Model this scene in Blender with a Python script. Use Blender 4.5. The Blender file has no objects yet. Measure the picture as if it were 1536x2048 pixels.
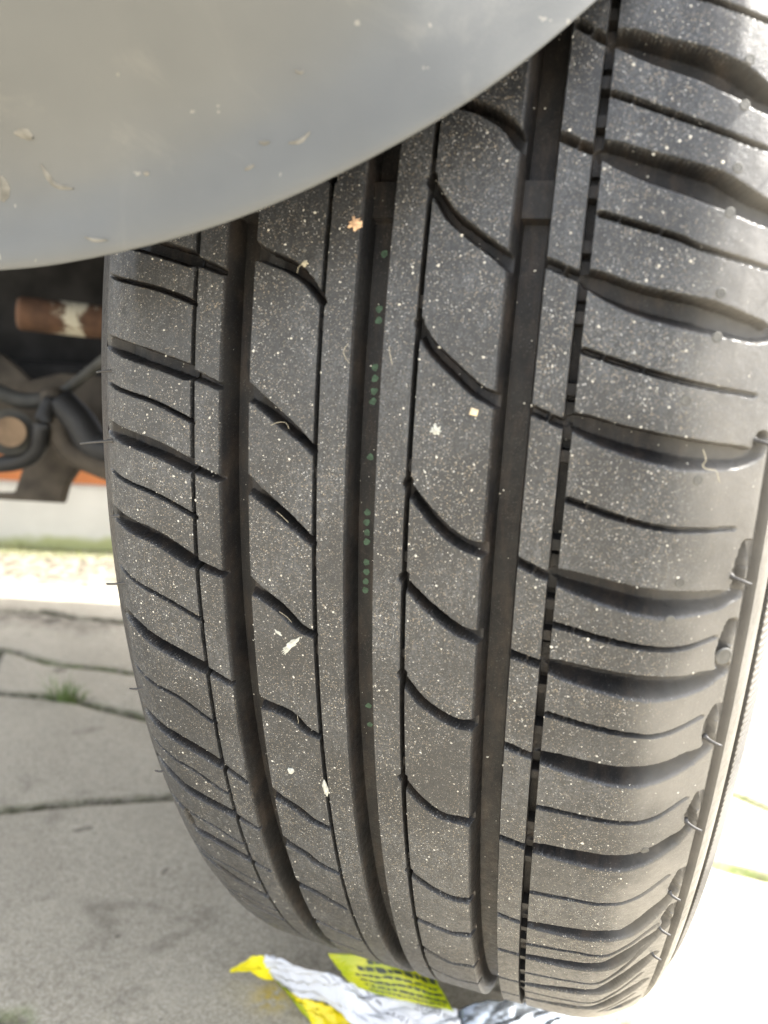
import bpy, bmesh, math, random
import numpy as np
from mathutils import Vector, Matrix

# ------------------------------------------------------------ camera, sky, sun, exposure
scene = bpy.context.scene
CAM = np.array([0.0544, -0.4739, 0.3202])
RM = np.array([[0.9514, 0.3019, 0.0616], [0.1127, -0.1550, -0.9815], [-0.2867, 0.9407, -0.1815]])
FPX = 1504.7
cam_data = bpy.data.cameras.new('camera')
cam = bpy.data.objects.new('camera', cam_data)
scene.collection.objects.link(cam)
cam_data.sensor_width = 36.0
cam_data.lens = FPX / 2048 * 36
cam_data.clip_start = 0.005
cam_data.clip_end = 500
r_, d_, f_ = RM
_m = np.stack([r_, -d_, -f_], 1)
_u, _s, _v = np.linalg.svd(_m); _m = _u @ _v
M4 = Matrix.Identity(4)
for i in range(3):
    for j in range(3):
        M4[i][j] = _m[i, j]
    M4[i][3] = CAM[i]
cam.matrix_world = M4
cam_data.dof.use_dof = True
cam_data.dof.focus_distance = 0.205
cam_data.dof.aperture_fstop = 12.0
scene.camera = cam

SUN = Vector((0.60, 0.30, 0.74)).normalized()
world = bpy.data.worlds.new('World'); scene.world = world; world.use_nodes = True
wn = world.node_tree.nodes; wl = world.node_tree.links
sky = wn.new('ShaderNodeTexSky'); sky.sky_type = 'NISHITA'; sky.sun_disc = False
sky.sun_elevation = math.asin(SUN.z)
sky.sun_rotation = math.atan2(SUN.x, SUN.y)
sky.air_density = 1.0; sky.dust_density = 3.0; sky.ozone_density = 1.0
hs = wn.new('ShaderNodeHueSaturation'); hs.inputs['Saturation'].default_value = 0.32
wl.new(sky.outputs[0], hs.inputs['Color']); wl.new(hs.outputs[0], wn['Background'].inputs[0])
wn['Background'].inputs[1].default_value = 0.15
sun_data = bpy.data.lights.new('sun', 'SUN'); sun_data.energy = 3.6
sun_data.angle = math.radians(0.5); sun_data.color = (1.0, 0.95, 0.87)
sun = bpy.data.objects.new('sun', sun_data); scene.collection.objects.link(sun)
sun.rotation_euler = (-SUN).to_track_quat('-Z', 'Y').to_euler()
scene.view_settings.view_transform = 'Standard'
scene.view_settings.look = 'None'
scene.view_settings.exposure = 2.35
scene.view_settings.gamma = 1.0
scene.cycles.max_bounces = 8
scene.cycles.diffuse_bounces = 5

# ------------------------------------------------------------ helpers
COL = scene.collection
rng = np.random.default_rng(7)
random.seed(7)

def ray(u, v):
    return RM.T @ np.array([(u - 768) / FPX, (v - 1024) / FPX, 1.0])
def at_ground(u, v, z=0.0):
    d = ray(u, v); return CAM + d * ((z - CAM[2]) / d[2])
def at_depth(u, v, t):
    return CAM + ray(u, v) * t

def link(name, me, mat=None, parent=None, smooth=False):
    ob = bpy.data.objects.new(name, me); COL.objects.link(ob)
    if mat is not None:
        me.materials.append(mat)
    if parent is not None:
        ob.parent = parent
    if smooth:
        me.polygons.foreach_set('use_smooth', np.ones(len(me.polygons), bool))
    return ob

def tag(o, label=None, cat=None, group=None, kind=None):
    if label: o['label'] = label
    if cat: o['category'] = cat
    if group: o['group'] = group
    if kind: o['kind'] = kind
    return o

def empty(name, loc=(0, 0, 0)):
    o = bpy.data.objects.new(name, None); COL.objects.link(o); o.location = loc
    o.empty_display_size = 0.05
    return o

def grid_mesh(name, V, closed_u=False, flip=False):
    """V: (n, m, 3) vertex grid -> quads"""
    n, m, _ = V.shape
    idx = np.arange(n * m).reshape(n, m)
    if closed_u:
        idx = np.vstack([idx, idx[:1]])
    q = np.stack([idx[:-1, :-1], idx[1:, :-1], idx[1:, 1:], idx[:-1, 1:]], -1).reshape(-1, 4)
    if flip: q = q[:, ::-1]
    me = bpy.data.meshes.new(name)
    me.vertices.add(n * m); me.vertices.foreach_set('co', V.reshape(-1).astype(np.float32))
    me.loops.add(q.size); me.loops.foreach_set('vertex_index', q.reshape(-1).astype(np.int32))
    me.polygons.add(len(q))
    me.polygons.foreach_set('loop_start', np.arange(0, q.size, 4, dtype=np.int32))
    me.update(calc_edges=True)
    return me

def add_attr(me, name, arr):
    a = me.attributes.new(name, 'FLOAT', 'POINT')
    a.data.foreach_set('value', np.ascontiguousarray(arr.reshape(-1), dtype=np.float32))

def tube_mesh(name, pts, rad, seg=16, cap=True):
    pts = [Vector(p) for p in pts]; n = len(pts)
    rads = rad if hasattr(rad, '__len__') else [rad] * n
    bm = bmesh.new(); rings = []
    up = Vector((0.13, 0.27, 0.95))
    for i, p in enumerate(pts):
        t = (pts[min(i + 1, n - 1)] - pts[max(i - 1, 0)]).normalized()
        a = t.cross(up).normalized(); b = t.cross(a).normalized()
        rings.append([bm.verts.new(p + (a * math.cos(2 * math.pi * k / seg) + b * math.sin(2 * math.pi * k / seg)) * rads[i]) for k in range(seg)])
    for i in range(n - 1):
        for k in range(seg):
            bm.faces.new((rings[i][k], rings[i][(k + 1) % seg], rings[i + 1][(k + 1) % seg], rings[i + 1][k]))
    if cap:
        bm.faces.new(rings[0][::-1]); bm.faces.new(rings[-1])
    bmesh.ops.recalc_face_normals(bm, faces=bm.faces)
    me = bpy.data.meshes.new(name); bm.to_mesh(me); bm.free()
    for p in me.polygons: p.use_smooth = len(p.vertices) == 4
    return me

def catmull(P, k=6):
    P = [np.array(p, float) for p in P]
    if len(P) < 3: 
        return np.array([P[0] + (P[-1] - P[0]) * i / k for i in range(k + 1)])
    Q = [2 * P[0] - P[1]] + P + [2 * P[-1] - P[-2]]
    out = []
    for i in range(1, len(Q) - 2):
        a, b, c, d = Q[i - 1:i + 3]
        for j in range(k):
            t = j / k
            out.append(0.5 * (2 * b + (c - a) * t + (2 * a - 5 * b + 4 * c - d) * t * t + (3 * b - a - 3 * c + d) * t ** 3))
    out.append(P[-1]); return np.array(out)

def vnoise(x, y, seed=0):
    """smooth 2-D value noise in numpy, -1..1"""
    xi = np.floor(x).astype(np.int64); yi = np.floor(y).astype(np.int64)
    fx = x - xi; fy = y - yi
    fx = fx * fx * (3 - 2 * fx); fy = fy * fy * (3 - 2 * fy)
    def h(a, b):
        n = (a * 374761393 + b * 668265263 + seed * 974634777) & 0x7fffffff
        n = ((n ^ (n >> 13)) * 1274126177) & 0x7fffffff
        n = (n ^ (n >> 16)) & 0xffff
        return n / 32767.5 - 1
    return (h(xi, yi) * (1 - fx) + h(xi + 1, yi) * fx) * (1 - fy) + (h(xi, yi + 1) * (1 - fx) + h(xi + 1, yi + 1) * fx) * fy

def sstep(a, b, x):
    t = np.clip((x - a) / (b - a), 0, 1); return t * t * (3 - 2 * t)

# --- node material helper
class Mat:
    def __init__(s, name, rough=0.6, spec=0.5):
        s.m = bpy.data.materials.new(name); s.m.use_nodes = True
        s.n = s.m.node_tree.nodes; s.l = s.m.node_tree.links
        s.b = s.n['Principled BSDF']; s.b.inputs['Roughness'].default_value = rough
        s.b.inputs['Specular IOR Level'].default_value = spec
        s.tc = s.n.new('ShaderNodeTexCoord').outputs['Object']
    def set(s, k, v):
        if hasattr(v, 'links') or isinstance(v, bpy.types.NodeSocket): s.l.new(v, s.b.inputs[k])
        else: s.b.inputs[k].default_value = v
    def _in(s, sock, v):
        if isinstance(v, bpy.types.NodeSocket): s.l.new(v, sock)
        elif isinstance(v, (tuple, list)) and len(v) == 3 and sock.type == 'RGBA': sock.default_value = (*v, 1)
        else: sock.default_value = v
    def scale(s, sc, src=None):
        n = s.n.new('ShaderNodeMapping'); s.l.new(src or s.tc, n.inputs[0]); n.inputs['Scale'].default_value = sc
        return n.outputs[0]
    def noise(s, scale, detail=4, rough=0.55, src=None, dist=0.0):
        n = s.n.new('ShaderNodeTexNoise'); s.l.new(src or s.tc, n.inputs['Vector'])
        n.inputs['Scale'].default_value = scale; n.inputs['Detail'].default_value = detail
        n.inputs['Roughness'].default_value = rough; n.inputs['Distortion'].default_value = dist
        return n.outputs['Fac']
    def voro(s, scale, rnd=1.0, out='Distance', src=None):
        n = s.n.new('ShaderNodeTexVoronoi'); s.l.new(src or s.tc, n.inputs['Vector'])
        n.inputs['Scale'].default_value = scale; n.inputs['Randomness'].default_value = rnd
        return n.outputs['Distance'], n.outputs['Color']
    def ramp(s, fac, a, b, ca=0.0, cb=1.0):
        n = s.n.new('ShaderNodeMapRange'); s.l.new(fac, n.inputs[0])
        n.inputs[1].default_value = a; n.inputs[2].default_value = b
        n.inputs[3].default_value = ca; n.inputs[4].default_value = cb
        n.interpolation_type = 'SMOOTHSTEP'
        return n.outputs[0]
    def math(s, op, a, b=0.0):
        n = s.n.new('ShaderNodeMath'); n.operation = op
        s._in(n.inputs[0], a); s._in(n.inputs[1], b); return n.outputs[0]
    def mix(s, fac, a, b, mode='MIX'):
        n = s.n.new('ShaderNodeMix'); n.data_type = 'RGBA'; n.blend_type = mode
        s._in(n.inputs[0], fac); s._in(n.inputs[6], a); s._in(n.inputs[7], b); return n.outputs[2]
    def attr(s, name):
        n = s.n.new('ShaderNodeAttribute'); n.attribute_name = name; return n.outputs['Fac']
    def sep(s, v, ch):
        n = s.n.new('ShaderNodeSeparateColor'); s.l.new(v, n.inputs[0]); return n.outputs[ch]
    def xyz(s, ch):
        n = s.n.new('ShaderNodeSeparateXYZ'); s.l.new(s.tc, n.inputs[0]); return n.outputs[ch]
    def bump(s, h, strength=0.3, dist=0.001):
        n = s.n.new('ShaderNodeBump'); s.l.new(h, n.inputs['Height'])
        n.inputs['Strength'].default_value = strength; n.inputs['Distance'].default_value = dist
        s.l.new(n.outputs[0], s.b.inputs['Normal'])
    def specks(s, scale, thr, r0, r1):
        """random round specks: cell chosen when its random value < thr"""
        v = s.n.new('ShaderNodeVectorMath'); v.operation = 'MULTIPLY_ADD'
        nn_ = s.n.new('ShaderNodeTexNoise'); s.l.new(s.tc, nn_.inputs['Vector']); nn_.inputs['Scale'].default_value = scale * 1.7; nn_.inputs['Detail'].default_value = 1
        s.l.new(nn_.outputs['Color'], v.inputs[0]); v.inputs[1].default_value = (1.1 / scale,) * 3; s.l.new(s.tc, v.inputs[2])
        d, c = s.voro(scale, src=v.outputs[0])
        rnd = s.sep(c, 0); size = s.sep(c, 1)
        on = s.math('LESS_THAN', rnd, thr)
        rad = s.math('ADD', s.math('MULTIPLY', size, r1 - r0), r0)
        inside = s.math('LESS_THAN', d, rad)
        return s.math('MULTIPLY', on, inside), s.sep(c, 2)

def plain(name, col, rough=0.6, spec=0.5, metal=0.0, nscale=60, var=0.25, bump=0.15, bdist=0.0006):
    M = Mat(name, rough, spec)
    nz = M.noise(nscale, 5)
    M.set('Base Color', M.mix(M.ramp(nz, 0.3, 0.7), tuple(c * (1 - var) for c in col), tuple(min(1, c * (1 + var)) for c in col)))
    M.set('Metallic', metal)
    if bump: M.bump(M.noise(nscale * 6, 4), bump, bdist)
    return M.m

# ------------------------------------------------------------ materials
def rubber_material(name, tread=True):
    M = Mat(name, 0.55, 0.45)
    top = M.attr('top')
    base = M.mix(M.ramp(M.noise(70, 5), 0.3, 0.72), (0.010, 0.010, 0.011), (0.020, 0.0195, 0.019))
    # worn, dusty film on the contact faces; fine grey mottling
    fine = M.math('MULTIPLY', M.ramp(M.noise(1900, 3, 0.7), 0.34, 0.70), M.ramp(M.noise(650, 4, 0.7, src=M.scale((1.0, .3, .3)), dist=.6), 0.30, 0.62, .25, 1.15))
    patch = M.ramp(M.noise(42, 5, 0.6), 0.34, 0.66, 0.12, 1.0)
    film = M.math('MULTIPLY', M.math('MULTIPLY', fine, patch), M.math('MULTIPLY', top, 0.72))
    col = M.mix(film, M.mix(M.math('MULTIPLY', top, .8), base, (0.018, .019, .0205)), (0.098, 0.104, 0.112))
    # brownish dust held in the grooves
    inv = M.math('SUBTRACT', 1.0, top)
    gd = M.math('MULTIPLY', inv, M.ramp(M.noise(260, 5, 0.7, src=M.scale((1, .3, .3))), 0.42, 0.75, 0.0, 0.34))
    col = M.mix(gd, col, (0.085, 0.062, 0.045))
    # tan film on the shoulder and sidewall, lightened further to suggest sheen
    sh = M.ramp(M.math('ADD', M.xyz(0), M.math('MULTIPLY', M.math('SUBTRACT', M.noise(60, 5), .5), .012)), 0.060, 0.076)
    shn = M.math('MULTIPLY', sh, M.ramp(M.noise(30, 5), 0.3, 0.7, 0.35, 0.85))
    col = M.mix(shn, col, (0.180, 0.172, 0.158))
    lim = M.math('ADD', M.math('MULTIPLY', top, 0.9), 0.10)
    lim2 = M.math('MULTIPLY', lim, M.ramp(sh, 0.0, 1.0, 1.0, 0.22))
    big = M.ramp(M.noise(45, 5, .65), 0.35, 0.62, 0.42, 1.0)
    for sc, thr, r0, r1, c in ((2600, 0.40, 0.10, 0.34, (0.30, 0.29, 0.265)), (2200, 0.26, 0.07, 0.29, (0.70, 0.70, 0.68)),
                               (1400, 0.07, 0.06, 0.24, (0.74, 0.72, 0.64)), (2900, 0.34, 0.14, 0.40, (0.34, 0.28, 0.20))):
        f, rnd = M.specks(sc, thr, r0, r1)
        f = M.math('MULTIPLY', M.math('MULTIPLY', f, lim2), big)
        col = M.mix(M.math('MULTIPLY', f, 0.85), col, c)
    M.set('Specular IOR Level', M.ramp(top, 0, .8, .24, .55))  # less specular in the grooves, so the recesses read darker
    M.set('Base Color', col)
    M.set('Roughness', M.math('SUBTRACT', M.ramp(M.noise(500, 4), 0.3, 0.7, 0.40, 0.56), M.math('MULTIPLY', sh, .10)))
    h = M.math('ADD', M.math('MULTIPLY', M.noise(2600, 3, 0.7), 0.8), M.math('MULTIPLY', M.noise(500, 3), 0.6))
    M.bump(h, 0.55, 0.00022)
    return M.m
MAT_RUBBER = rubber_material('tyre_rubber')

# ------------------------------------------------------------ tyre surface of revolution
R = 0.316
PROF = np.array([(-.0972,.255),(-.0965,.268),(-.0945,.277),(-.090,.2875),(-.082,.2985),(-.075,.3065),(-.070,.3105),(-.065,.3132),(-.060,.3148),(-.055,.3151),(-.03,.31573),(0,.316),(.03,.31573),(.055,.3151),(.062,.3147),(.068,.3136),(.074,.3112),(.079,.3085),(.083,.306),(.0865,.3022),(.090,.2965),(.093,.291),(.0955,.281),(.097,.27)])
_fx = np.linspace(-.0972, .097, 1943)
_fr = np.interp(_fx, PROF[:, 0], PROF[:, 1])
_k = np.exp(-np.linspace(-2, 2, 41) ** 2); _k /= _k.sum()
_frs = np.convolve(np.pad(_fr, 20, mode='edge'), _k, 'valid')
_w = np.clip((0.094 - np.abs(_fx)) / 0.004, 0, 1)
_fr = _frs * _w + _fr * (1 - _w)
def rad_at(x): return np.interp(x, _fx, _fr)
def surf(x_mm, s_mm, lift=0.0):
    """point on the tyre at lateral x and arc s (mm), lifted outwards"""
    x = x_mm / 1000; ph = s_mm / 1000 / R
    r = rad_at(x); dr = (rad_at(x + .0005) - rad_at(x - .0005)) / .001
    n = np.array([-dr, 1.0]); n /= np.linalg.norm(n)
    x += n[0] * lift; r += n[1] * lift
    return np.array([x, -r * math.cos(ph), R + r * math.sin(ph)])
def surf_frame(x_mm, s_mm):
    p = surf(x_mm, s_mm); ex = surf(x_mm + .5, s_mm) - surf(x_mm - .5, s_mm); es = surf(x_mm, s_mm + .5) - surf(x_mm, s_mm - .5)
    ex /= np.linalg.norm(ex); es /= np.linalg.norm(es); n = np.cross(ex, es); n /= np.linalg.norm(n)
    if np.dot(n, surf(x_mm, s_mm, .001) - p) < 0: n = -n
    return p, ex, es, n

PAT = {
 'LW': [[[-66.4, 6.7], [-53.8, 3.9], [-43.5, 1.2], [-36.3, -1.2]], [[-67.4, -14.8], [-54.5, -17.4], [-43.5, -21.2], [-35.5, -23.4]], [[-67.4, -38.1], [-55.3, -40.6], [-44.7, -45.5], [-35.9, -48.1]], [[-66.2, -68.5], [-57.2, -72.2], [-44.6, -76.9], [-36.3, -80.4]], [[-64.7, -102.9], [-55.7, -105.9], [-44.7, -111.4], [-37.0, -116.7]], [[-65.3, -123.6], [-59.0, -127.5], [-52.0, -130.9], [-44.5, -134.0], [-36.7, -138.6]], [[-64.4, -141.9], [-62.3, -149.8], [-56.0, -152.3], [-44.8, -159.2], [-37.9, -163.6]], [[-61.1, -172.5], [-53.3, -180.2], [-45.0, -187.3]]],
 'LS': [[[-66.3, 23.0], [-52.8, 20.4], [-44.1, 17.8]], [[-66.9, -3.6], [-54.9, -5.9], [-44.5, -9.6]], [[-67.4, -26.4], [-55.6, -28.8], [-44.0, -33.2]], [[-67.1, -53.9], [-56.4, -56.7], [-44.3, -61.7]], [[-65.3, -86.3], [-54.8, -88.7], [-45.5, -94.5]], [[-62.6, -114.4], [-54.1, -117.7], [-46.3, -123.3]]],
 'ML': [[[-26.3, 28.7], [-19.6, 26.3], [-15.1, 23.4], [-11.0, 18.8]], [[-26.6, -3.0], [-19.1, -8.3], [-15.2, -11.1], [-11.4, -14.3]], [[-27.5, -24.3], [-20.4, -29.2], [-14.9, -33.3], [-11.3, -36.2]], [[-28.2, -49.8], [-20.5, -54.4], [-15.4, -58.9], [-11.4, -60.4]], [[-27.7, -84.5], [-19.8, -86.4], [-15.4, -90.3], [-11.8, -91.8]], [[-28.3, -118.8], [-21.5, -122.7], [-17.4, -126.4], [-12.5, -128.0]], [[-27.6, -141.4], [-21.8, -145.3], [-18.1, -149.2], [-12.2, -151.6]], [[-28.5, -166.8], [-22.3, -169.6], [-13.6, -176.3]], [[-28.2, -197.7], [-12.9, -207.3]]],
 'MR': [[[18.3, 59.6], [24.9, 56.3], [28.9, 52.2]], [[11.2, 43.9], [15.6, 37.7], [20.7, 33.7], [25.2, 30.7], [29.5, 27.8]], [[11.7, 14.0], [14.5, 10.1], [20.0, 5.5], [24.9, 1.7], [29.2, -0.0]], [[11.3, -20.1], [15.1, -24.6], [20.2, -29.3], [24.8, -31.9], [29.3, -32.7]], [[11.1, -42.2], [15.2, -46.4], [20.0, -50.1], [24.6, -52.9], [29.2, -54.0]], [[11.4, -67.9], [15.7, -73.6], [20.7, -76.9], [25.1, -78.5], [28.7, -78.3]], [[11.1, -100.7], [15.5, -106.7], [20.9, -110.8], [26.9, -111.1]], [[11.4, -140.2], [17.1, -145.6], [22.9, -148.4], [28.5, -147.9]], [[12.4, -168.7], [22.0, -172.0], [27.7, -170.1]], [[11.5, -193.0], [20.2, -202.0], [27.1, -199.3]]],
 'RW': [[[37.5, 75.7], [43.2, 72.0], [46.2, 72.1], [54.3, 69.2], [60.9, 67.1], [68.4, 64.1], [73.9, 61.2]], [[36.9, 52.8], [42.8, 50.2], [45.4, 50.1], [54.8, 46.8], [65.1, 43.9], [72.3, 41.2], [76.5, 39.7]], [[36.7, 28.0], [42.6, 25.7], [45.3, 25.1], [55.2, 21.5], [69.3, 18.9], [79.6, 16.8]], [[36.6, -1.4], [43.0, -3.7], [44.9, -3.1], [53.9, -5.5], [63.5, -7.2], [71.0, -7.9], [78.6, -7.9], [81.7, -7.1], [82.5, -3.8]], [[36.4, -34.2], [42.5, -36.6], [44.1, -36.4], [53.6, -38.2], [63.7, -39.7], [73.5, -39.7], [80.8, -38.5], [82.4, -35.8], [82.3, -31.3], [83.1, -26.9]], [[36.4, -56.6], [42.5, -58.1], [44.5, -58.2], [55.8, -59.7], [66.2, -60.4], [74.2, -59.9], [81.2, -57.3], [82.1, -54.5], [81.8, -49.9], [82.7, -45.2]], [[36.6, -82.3], [42.9, -84.1], [45.7, -83.9], [54.8, -85.0], [63.0, -85.6], [70.9, -84.4], [76.6, -81.7], [82.2, -78.6], [82.3, -74.3], [82.2, -70.7], [83.1, -67.3]], [[36.7, -114.4], [43.8, -116.0], [45.8, -115.6], [55.2, -115.7], [64.8, -115.6], [72.4, -113.5], [81.9, -105.4], [82.0, -99.4], [83.2, -93.7]], [[36.6, -151.1], [43.3, -153.1], [45.6, -152.9], [57.6, -151.8], [67.2, -150.3], [72.6, -147.9], [81.6, -133.9], [82.0, -128.9], [83.2, -123.1]], [[36.4, -174.9], [43.4, -175.5], [45.6, -175.2], [58.9, -173.2], [66.5, -171.4], [70.7, -167.4], [81.0, -151.5], [82.1, -144.8], [83.2, -139.8]], [[36.6, -203.5], [45.9, -202.9], [60.1, -197.0], [67.7, -194.6], [71.4, -188.1], [80.6, -168.4]]],
 'RS': [[[45.8, 61.0], [50.2, 59.4], [59.2, 56.0], [68.6, 52.9], [75.0, 51.6]], [[46.1, 37.6], [52.4, 35.8], [60.9, 33.3], [66.6, 31.3], [77.9, 29.2]], [[45.7, 11.0], [56.8, 8.0], [67.3, 5.8], [78.7, 4.4]], [[45.8, -19.5], [56.6, -22.3], [66.7, -23.7], [78.7, -23.3]], [[45.5, -47.9], [56.5, -49.8], [66.9, -50.8], [72.9, -50.4], [78.7, -48.3]], [[45.8, -71.1], [54.9, -72.6], [63.8, -73.4], [70.0, -73.4], [74.4, -71.7], [78.9, -69.1]], [[45.7, -100.2], [58.4, -100.7], [66.8, -100.7], [72.7, -99.3], [79.1, -94.0]], [[45.5, -135.2], [56.5, -134.5], [64.9, -134.1], [71.8, -131.5], [78.9, -123.6]], [[45.5, -165.7], [58.4, -163.7], [68.3, -162.7], [79.2, -148.1]], [[45.9, -190.1], [59.7, -187.5], [68.0, -184.5], [79.1, -159.1]]],
 'dots': [[[69.9, 68.0]], [[69.9, 59.1]], [[70.0, 47.2]], [[69.6, 38.6]], [[69.8, 23.5]], [[70.2, 15.1]], [[70.3, -13.1]], [[69.7, -35.1]], [[68.9, -43.7]], [[71.8, -110.9]], [[66.0, 2.6]]],
 'hair': [[[80.3, -4.6]], [[80.0, -34.1]], [[80.8, -75.6]], [[80.3, -102.7]], [[80.6, -133.1]], [[80.0, -150.8]], [[80.3, -168.8]]],
 'green': [[[2.0, 32.0]], [[1.9, 19.2]], [[2.0, 16.5]], [[1.9, 5.5]], [[2.0, 2.8]], [[2.0, -0.2]], [[1.9, -2.7]], [[1.9, -16.3]], [[1.7, -30.4]], [[1.6, -33.0]], [[1.7, -35.8]], [[1.7, -38.2]], [[1.7, -43.8]], [[1.7, -46.4]], [[1.6, -49.2]], [[1.5, -51.6]], [[1.9, -87.7]], [[2.1, -94.4]]]}

def extend(L, up, down):
    L = [list(map(tuple, l)) for l in L]
    order = sorted(L, key=lambda l: -l[0][1])
    out = list(order); top = order[0]; bot = order[-1]
    k = 1
    while top[0][1] + k * up < 340:
        out.append([(x, s + k * up) for x, s in top]); k += 1
    k = 1
    while bot[0][1] - k * down > -420:
        out.append([(x, s - k * down) for x, s in bot]); k += 1
    return out
RW0 = PAT['RW'][0]
PAT['RW'] = [[(x - .9 if x > 81.4 else x, s_) for x, s_ in l] for l in PAT['RW']]
hook = [(78.6, 60.5), (80.9, 62.0), (81.5, 66.0), (81.7, 70.5)]
PAT['RW'][0] = RW0[:-1] + [(73.9, 61.2)] + hook
PAT['RW'][1] = PAT['RW'][1][:-1] + [(76.5, 39.7), (80.0, 39.6), (81.3, 43.0), (81.7, 48.0)]
PAT['RW'][2] = PAT['RW'][2] + [(81.0, 18.5), (81.5, 22.0), (81.8, 27.0)]
# each entry: polylines, width(x), depth(x) in mm
def lerp(x, xs, ys): return np.interp(x, xs, ys)
GROOVES = [
 (extend([[(-77, l[0][1] + 3.0)] + l for l in PAT['LW']], 26, 26), lambda x: lerp(x, [-72, -66, -44.5, -43, -36], [3.2, 3.6, 3.6, 1.9, 1.5]), lambda x: lerp(x, [-72, -70, -65, -44.5, -43, -37], [0, 1.2, 4.2, 4.8, 3.2, 2.8])),
 (extend([[(-72, l[0][1] + 2.0)] + l + [(-43.0, l[-1][1] - .8)] for l in PAT['LS']], 26, 26), lambda x: lerp(x, [-70, -44], [0.8, 0.95]), lambda x: lerp(x, [-71.5, -67, -44], [0.0, 2.2, 3.0])),
 (extend([[(-30.0, l[0][1] + 1.4)] + l for l in PAT['ML']], 26, 26), lambda x: lerp(x, [-29, -26, -18, -11], [4.2, 2.9, 2.6, 1.5]), lambda x: lerp(x, [-29, -26, -23, -11], [3.4, 3.0, 4.8, 4.6])),
 (extend([[(11.3, l[0][1] + 1.2)] + l + [(31.0, l[-1][1] - .4)] for l in PAT['MR']], 27, 26), lambda x: lerp(x, [11, 15, 22, 27, 30], [1.7, 2.3, 2.5, 2.7, 3.6]), lambda x: lerp(x, [11, 15, 24, 29], [4.8, 4.6, 4.2, 2.8])),
 (extend(PAT['RW'], 27, 24), lambda x: lerp(x, [36, 43.2, 44.6, 48, 58, 68, 78, 80.3, 84], [1.6, 1.6, 3.0, 4.0, 4.8, 5.2, 3.8, 2.0, 1.8]), lambda x: lerp(x, [36, 43, 45, 60, 70, 78, 80.3, 84], [3.4, 3.4, 4.6, 5.6, 5.2, 3.4, 2.5, 2.3])),
 (extend(PAT['RS'], 24, 24), lambda x: lerp(x, [46, 66, 79], [1.3, 1.05, 0.9]), lambda x: lerp(x, [46, 50.0, 51, 57, 58, 68, 79], [2.8, 3.0, 3.0, 3.0, 3.0, 1.6, 0.7])),
]
CIRC = {  # circumferential grooves: x break points -> depth, mm
 'G1': [(-43.85, 0), (-43.65, 4.5), (-42.75, 4.5), (-42.55, 0)],
 'W1': [(-36.1, 0), (-35.2, 3.5), (-34.6, 7.2), (-29.4, 7.2), (-28.8, 3.5), (-28.0, 0)],
 'G2': [(-11.7, 0), (-11.5, 4.5), (-10.65, 4.5), (-10.45, 0)],
 'W2': [(-3.75, 0), (-3.0, 3.2), (-2.5, 7.0), (2.3, 7.0), (2.9, 4.5), (3.7, 0)],
 'G3': [(10.5, 0), (10.7, 4.8), (11.6, 4.8), (11.8, 0)],
 'W3': [(28.4, 0), (28.65, 0.5), (29.7, 3.0), (30.4, 7.4), (35.5, 7.4), (36.2, 4), (36.55, 0)],
 'G4': [(43.0, 0), (43.2, 4.8), (44.9, 4.8), (45.1, 0)],
 'RB': [(83.0, 0), (83.2, 1.6), (85.6, 2.1), (85.9, 0)],
}
def build_rows():
    a = np.arange(-230, 125, 0.27)
    b = np.arange(125, 2 * math.pi * 316 - 230, 2.2)
    return np.concatenate([a, b])
rows = build_rows()
cols = list(np.concatenate([np.arange(-72, 86.5, 0.33)]))
for g in CIRC.values():
    for x, d in g:
        cols = [c for c in cols if abs(c - x) > 0.12]
    for x, d in g: cols.append(x)
cols = np.array(sorted(cols))
X, S = np.meshgrid(cols, rows)              # rows x cols
depth = np.zeros_like(X)
RWs = [l for l in GROOVES[4][0]]; MRs = GROOVES[3][0]; MLs = GROOVES[2][0]
def near(svals, off, half):
    m = np.zeros_like(rows)
    for s in svals: m = np.maximum(m, 1 - sstep(half, half + 0.25, np.abs(rows - (s + off))))
    return m
def s_at(l, x):
    l = sorted(l); return np.interp(x, [p[0] for p in l], [p[1] for p in l])
blk4 = np.maximum(near([s_at(l, 44.5) for l in RWs], 6.5, 1.3), near([s_at(l, 44.5) for l in RWs], -7.5, 1.3))
mid4 = near([s_at(l, 44.5) for l in RWs], 0, 4.0)
blk3 = near([s_at(l, 11.2) for l in MRs], 4.5, 1.4)
blk2 = near([s_at(l, -11.2) for l in MLs], -5.0, 1.4)
twi = near([42, 42 - 330, 42 + 330, 42 + 660], 0, 4.0)
for k, g in CIRC.items():
    prof = np.interp(cols, [p[0] for p in g], [p[1] for p in g], left=0, right=0)
    wob = 1.0
    D = np.repeat(prof[None, :], len(rows), 0)
    if k == 'G4': lim = np.where(blk4 > 0, 4.8 - blk4 * 2.9, 4.8 - mid4 * 1.4)
    elif k == 'G3': lim = 4.8 - blk3 * 3.0
    elif k == 'G2': lim = 4.5 - blk2 * 3.0
    elif k in ('W1', 'W2', 'W3'): lim = 7.4 - twi * 2.9
    else: lim = np.full(len(rows), 9.0)
    D = np.minimum(D, lim[:, None])
    depth = np.maximum(depth, D)
jit = 0.07 * vnoise(X * 2.2, S * 2.2, 3) + 0.05 * vnoise(X * 6, S * 6, 5)
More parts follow.
